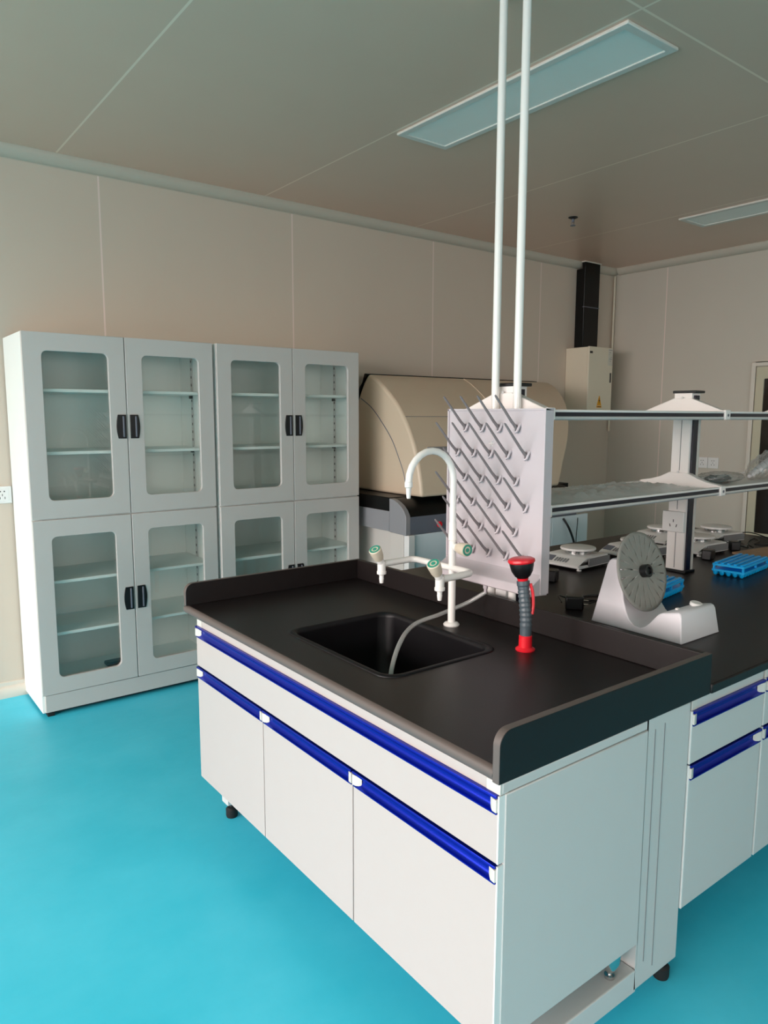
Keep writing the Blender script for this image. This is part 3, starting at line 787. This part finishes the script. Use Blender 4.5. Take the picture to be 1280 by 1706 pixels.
# ------------------------------------------------------------------ clear wrapping on the lower shelf
def film(name, x0, x1, y0, y1, z, h, label, nx=60, ny=24, seed=1, cat='plastic wrap', roll=0.):
    from mathutils import noise
    m = MB(); g = []
    for i in range(nx+1):
        row = []
        for j in range(ny+1):
            u, v = i/nx, j/ny
            e = min(1, 6*min(u, 1-u))*min(1, 5*min(v, 1-v))
            p = Vector((x0+(x1-x0)*u, y0+(y1-y0)*v, 0))
            k = noise.turbulence(Vector((p.x*14+seed*9, p.y*16, seed)), 4, True)
            k2 = abs(noise.noise(Vector((p.x*34, p.y*30, seed*3.1))))
            zz = z+.0015+e*h*(.25+.75*min(1.4, k*.8)+.5*k2)
            wob = .012*noise.noise(Vector((p.x*9, p.y*9, seed+5)))
            row.append(m.bm.verts.new((p.x+wob, p.y+wob*.6*e, zz)))
        g.append(row)
    for i in range(nx):
        for j in range(ny): m.face((g[i][j], g[i+1][j], g[i+1][j+1], g[i][j+1]))
    return tag(obj(name, m, M_FILM, sharp=25), label, cat)
film('plastic_wrap', .86, 1.84, .630, .935, 1.1432, .030, 'crumpled clear plastic wrap spread over the left lower shelf', seed=1)
t = thing('parts_bag', 'clear bag with a dark coiled lead on the right lower shelf', 'bag', (2.14, .75, 1.1432))
from mathutils import noise as NZ
bgm = MB()
def blob(m, c, s, seed, nu=26, nv=16, amp=.3, pw=.7):
    rows = []
    for j in range(nv+1):
        ph = -PI/2+PI*j/nv; row = []
        for i in range(nu):
            th = 2*PI*i/nu
            d = Vector((math.cos(th)*math.cos(ph), math.sin(th)*math.cos(ph), math.sin(ph)))
            k = 1+amp*NZ.turbulence(d*2.2+Vector((seed, 0, 0)), 3, True)-amp*.5
            row.append(m.bm.verts.new((c[0]+s[0]*d.x*k, c[1]+s[1]*d.y*k, max(c[2]-s[2]*.95, c[2]+s[2]*d.z*k))))
        rows.append(row)
    for a, b in zip(rows, rows[1:]):
        for i in range(nu): m.face((a[i], a[(i+1) % nu], b[(i+1) % nu], b[i]))
    return m
obj('bag_film', blob(bgm, (2.14, .74, 1.168), (.15, .085, .0245), 3.), M_BAG, t, sharp=25)
coil = []
for k in range(64):
    a = k*.42; coil.append((2.12+(.075+.012*math.sin(k*.9))*math.cos(a), .74+(.038+.008*math.cos(k*.7))*math.sin(a), 1.150+.022*(k/64)+.004*math.sin(k*1.7)))
obj('coiled_lead', MB().tube(coil, .0035, 8), mat('dark_teal_lead', (34, 52, 52), .4), t)
lump = blob(MB(), (2.175, .745, 1.164), (.035, .022, .012), 8., 18, 10)
obj('metal_fitting', lump, M_ALU, t, sharp=25)
t = thing('bag_roll', 'long rolled clear plastic bag sloping up at the right edge of the lower shelf', 'bag', (2.5, .77, 1.1432))
br = MB(); pts = smooth([(2.36, .72, 1.166), (2.44, .73, 1.184), (2.54, .745, 1.206), (2.66, .765, 1.226), (2.78, .78, 1.24)], 7)
br.tube(pts, [.016+.026*min(1, k/9)+.005*math.sin(k*2.3) for k in range(len(pts))], 16)
for v in br.bm.verts:
    v.co += Vector((0, .010, .010))*NZ.noise(v.co*30)
    v.co.z = max(v.co.z, 1.1445)
obj('bag_film', br, M_BAG, t, sharp=20)
obj('bag_content', MB().tube([Vector(p)+Vector((0, 0, -.004)) for p in pts], [.008+.010*min(1, k/9) for k in range(len(pts))], 12), M_LGREY, t)

# ------------------------------------------------------------------ spectrometer by the back wall
t = thing('spectrometer', 'large beige domed laboratory instrument against the back wall', 'instrument', (2.4, 2.7, 0))
X0 = 1.66
curve = [(2.875, 1.690), (2.847, 1.683), (2.78, 1.650), (2.723, 1.613), (2.66, 1.567), (2.604, 1.520), (2.56, 1.475), (2.522, 1.427), (2.485, 1.375), (2.454, 1.322), (2.425, 1.267), (2.403, 1.211), (2.375, 1.12), (2.357, 1.04), (2.346, .955)]
def xr(z):   # flared right end
    T = [(.95, 3.04), (1.13, 3.13), (1.39, 3.32), (1.55, 3.44), (1.64, 3.50), (1.70, 3.51)]
    for (a, b), (c, d_) in zip(T, T[1:]):
        if z <= c: return b+(d_-b)*max(0, (z-a))/(c-a)
    return T[-1][1]
HX = 1.80
def shell(xa, xb, inset=0., dz=0.):
    m = MB(); cv = [(y+inset*.8, z-inset*.6) for y, z in curve]
    poly = cv+[(3.08, .955), (3.08, 1.25), (2.97, 1.60)]
    rows = []
    fr_ = lambda fx, z: (xr(z) if fx is None else fx)
    A = [m.bm.verts.new((fr_(xa, z), y, z)) for y, z in poly]; B = [m.bm.verts.new((fr_(xb, z), y, z)) for y, z in poly]
    n_ = len(poly)
    for k in range(n_): m.face((A[k], A[(k+1) % n_], B[(k+1) % n_], B[k]))
    for tri in tessellate_polygon([[Vector((q[0], q[1], 0)) for q in poly]]):
        m.face([A[k] for k in tri][::-1]); m.face([B[k] for k in tri])
    return m
hd = obj('hood', shell(HX, None), M_BEIGE, t, bev=.018, seg=4, sharp=50)
sm = [(2.951, 1.540), (2.835, 1.479), (2.722, 1.383), (2.626, 1.282), (2.555, 1.169), (2.508, 1.077), (2.484, .978), (2.482, .957)]
obj('seam', MB().tube(smooth([(HX-.0005, y, z) for y, z in sm], 5), .003, 6), M_SLATE, hd)
obj('lid_seam', MB().tube([(HX+.018, 2.5215, 1.4255), (2.56, 2.5215, 1.4255)], .0022, 6), M_SLATE, hd)
s2 = [(2.60, y-.001, z+.001) for y, z in curve[1:8]]
obj('edge_bead', MB().tube(s2, .004, 8), M_BEIGE, hd)
# recessed grip in the lower lid
gp = MB().prism([(2.388, 1.246), (2.384, 1.222), (2.42, 1.220), (2.44, 1.246)], 'X', 1.90, 2.36)
obj('lid_grip', gp, M_MGREY, hd, bev=.004)
rp = MB().prism([(2.878, 1.692), (2.91, 1.697), (3.10, 1.30), (3.10, .955), (3.083, .955), (3.083, 1.255), (2.975, 1.605)], 'X', HX-.004, 3.4)
obj('rear_panel', rp, M_BPLA, t, bev=.003)
obj('stage', MB().box(X0, 3.30, 2.47, 3.10, .872, .953), M_DUCT, t, bev=.004)
ap = MB().box(X0, 3.30, 2.475, 3.09, .752, .872)
obj('side_skirt', ap, M_IGREY, t, bev=.002)
nose = [(2.468, .949), (2.43, .945), (2.395, .932), (2.36, .912), (2.335, .890), (2.318, .866), (2.312, .852), (2.312, .745), (2.468, .750)]
ns = obj('nose_end', MB().prism(nose, 'X', X0-.004, X0+.03), M_IGREY, t, bev=.003)
cov = nose[:7]+[(2.40, .852), (2.468, .852)]
obj('nose_cover', MB().prism(cov, 'X', X0+.03, 3.2), M_DUCT, t)
obj('front_panel', MB().box(X0+.03, 3.2, 2.313, 2.468, .747, .852), M_SLATE, t, bev=.002)
obj('stop_button', MB().lathe([(0, .022), (.014, .021), (.018, .016), (.018, .008), (.010, .006), (.010, 0)], Matrix.Translation((1.905, 2.313, .793)) @ Matrix.Rotation(R(90), 4, 'X')), M_RED, t)
obj('pedestal', MB().box(X0+.004, 1.95, 2.345, 2.47, 0, .747), M_IWHITE, t, bev=.003)
obj('front_post', MB().box(X0+.008, X0+.055, 2.30, 2.344, 0, .746), M_WPLA, t, bev=.003)
for xa, xb in ((X0+.058, 2.948), (2.952, 3.335)):
    obj('base_panel', MB().box(xa, xb, 2.318, 2.343, 0.02, .744), M_IBLUE, t, bev=.002)
obj('base_body', MB().box(1.72, 3.33, 2.471, 3.05, 0, .751), M_IWHITE, t)
cab_pts = smooth([(3.06, 2.316, .73), (3.08, 2.29, .68), (3.11, 2.28, .62), (3.15, 2.285, .55), (3.19, 2.30, .45)], 6)
obj('power_lead', MB().tube(cab_pts, .008, 8).tube(smooth([(3.22, 2.316, .72), (3.19, 2.295, .67), (3.17, 2.285, .60), (3.19, 2.30, .5)], 6), .003, 8), M_BPLA, t)

# ------------------------------------------------------------------ electrical box, duct and pipe in the corner
t = thing('electrical_box', 'grey metal electrical box on the wall in the far corner', 'electrical box', (4.19, 3.0, 1.45))
obj('enclosure', MB().box(4.035, 4.345, 2.905, YW-.001, 1.45, 1.992), M_EBOX, t, bev=.004)
dr = obj('door', MB().box(4.03, 4.35, 2.885, 2.904, 1.448, 1.995), M_EBOX, t, bev=.004)
obj('lock', MB().box(4.315, 4.328, 2.879, 2.885, 1.71, 1.79), M_BPLA, dr, bev=.002)
obj('nameplate', MB().box(4.04, 4.075, 2.8835, 2.8852, 1.94, 1.958), M_BPLA, dr)
lb = obj('paper_label', MB().box(4.285, 4.345, 2.8838, 2.8852, 1.85, 1.988), mat('label_paper', (206, 202, 190), .7), dr)
tk = MB()
for a, b, z in ((4.292, 4.338, 1.976), (4.30, 4.316, 1.955), (4.296, 4.301, 1.94), (4.318, 4.33, 1.918), (4.30, 4.336, 1.903), (4.306, 4.32, 1.885)): tk.box(a, b, 2.8832, 2.884, z, z+.0035)
obj('print_line', tk, M_SLATE, lb)
sg = obj('warning_sign', MB().prism([(4.155, 1.52), (4.215, 1.52), (4.1875, 1.60), (4.1825, 1.60)], 'Y', 2.8835, 2.8852).box(4.152, 4.218, 2.8835, 2.8852, 1.502, 1.517), M_YELL, dr)
bolt = [(4.190, 1.585), (4.176, 1.555), (4.185, 1.557), (4.181, 1.535), (4.196, 1.565), (4.187, 1.563)]
bl = MB().prism(bolt, 'Y', 2.8825, 2.8838)
bl.box(4.162, 4.208, 2.8828, 2.8838, 1.507, 1.512)
obj('lightning_mark', bl, M_BPLA, sg)
t = thing('cable_duct', 'black vertical cable duct between the electrical box and the ceiling', 'duct', (4.23, 3.08, 1.995))
obj('duct_body', MB().box(4.135, 4.335, 3.034, YW-.001, 1.996, ZC-.058).box(4.135, 4.335, 3.034, 3.068, ZC-.058, ZC-.001), M_DUCT, t, bev=.006)
obj('joint_strip', MB().box(4.133, 4.337, 3.031, 3.05, 2.33, 2.336), M_SLATE, t)
obj('sealant', MB().tube([(4.13, 3.068, ZC-.005), (4.13, 3.03, ZC-.005), (4.34, 3.03, ZC-.005), (4.34, 3.068, ZC-.005)], .005, 6), M_BASE, t)
tag(obj('wall_pipe', MB().cyl((4.634, 3.099, 1.3), (4.634, 3.099, ZC-.06), .008, n=14), M_EBOX), 'thin pale pipe running up the far corner of the room', 'pipe')

# ------------------------------------------------------------------ wall sockets
def socket_plate(c, wall, label, group=None):
    t = thing('wall_socket', label, 'socket', c, group)
    def P(mb, a0, a1, z0, z1, d0, d1):
        if wall == 'back': mb.box(c[0]+a0, c[0]+a1, c[1]-d1, c[1]-d0, c[2]+z0, c[2]+z1)
        else: mb.box(c[0]-d1, c[0]-d0, c[1]+a0, c[1]+a1, c[2]+z0, c[2]+z1)
        return mb
    pl = obj('cover_plate', P(MB(), -.043, .043, -.043, .043, 0, .009), M_WPLA, t, bev=.003)
    fc = obj('socket_face', P(MB(), -.028, .028, -.03, .03, .009, .0105), M_WPLA, t, bev=.001)
    h = MB()
    for a, z in ((-.012, .014), (.006, .014)): P(h, a, a+.006, z, z+.006, .0105, .0109)
    for a, z in ((-.002, -.006), (-.013, -.021), (.009, -.021)): P(h, a, a+.003, z, z+.011, .0105, .0109)
    obj('pin_hole', h, M_BPLA, fc)
    return t
socket_plate((-.272, YW-.0005, 1.036), 'back', 'white wall socket at the left edge beside the cabinet')
socket_plate((XW-.0005, 2.214, 1.064), 'right', 'left white wall socket of the pair seen right of the middle upright', 'paired wall sockets')
socket_plate((XW-.0005, 2.124, 1.064), 'right', 'right white wall socket of the pair, nearer the door', 'paired wall sockets')

# ------------------------------------------------------------------ light
w = bpy.data.worlds.new('sky'); sc.world = w; w.use_nodes = True
bg = w.node_tree.nodes['Background']; bg.inputs['Color'].default_value = (.80, .90, 1, 1); bg.inputs['Strength'].default_value = 1.0
E_LEFT, E_FRONT_FILL, TILT, E_SKY = 56, 72, -28, 6400
for side, a, b, z0, z1 in wins:
    ld = bpy.data.lights.new('window_daylight', 'AREA'); ld.shape = 'RECTANGLE'
    ld.size = z1-z0+.4; ld.size_y = b-a; ld.color = (1, .82, .72) if side == 'left' else (1, .86, .80)
    ld.energy = (E_LEFT if side == 'left' else E_FRONT_FILL)*(b-a)/2
    lo = bpy.data.objects.new('window_daylight', ld); col.objects.link(lo)
    if side == 'left':
        lo.location = (XL-.65, (a+b)/2, (z0+z1)/2+.25); lo.rotation_euler = (0, R(-90+TILT), 0)
    else:
        ld.size, ld.size_y = b-a, z1-z0
        lo.location = ((a+b)/2, YF-.5, (z0+z1)/2+.2); lo.rotation_euler = (R(90-20), 0, 0)  # added fill lamp outside a made-up opening behind the camera
# the bright sky high outside the window wall
ld = bpy.data.lights.new('sky_daylight', 'AREA'); ld.shape = 'RECTANGLE'; ld.size = 8; ld.size_y = 18
ld.energy = E_SKY; ld.color = (1, .845, .81)
lo = bpy.data.objects.new('sky_daylight', ld); col.objects.link(lo)
lo.location = (XL-7, 1.0, 5.0); lo.rotation_euler = (0, R(-90+18), 0)

# ------------------------------------------------------------------ camera
cd = bpy.data.cameras.new('camera'); cam = bpy.data.objects.new('camera', cd); col.objects.link(cam)
cd.sensor_fit = 'VERTICAL'; cd.sensor_height = 24.; cd.sensor_width = 24.*1280/1706; cd.lens = 1210.67*24/1706
cd.clip_start = .02
cam.location = (-.946, -.8819, 1.4271); cam.rotation_euler = (1.4398, -.0022, -.6528)
sc.camera = cam
vs = sc.view_settings
vs.view_transform = 'Standard'; vs.look = 'None'; vs.gamma = 1; vs.use_curve_mapping = False; vs.exposure = -.1
cy = sc.cycles
cy.max_bounces = 10; cy.diffuse_bounces = 6; cy.glossy_bounces = 5; cy.transparent_max_bounces = 16
cy.caustics_reflective = False; cy.caustics_refractive = False; cy.sample_clamp_indirect = 6
cy.use_denoising = True
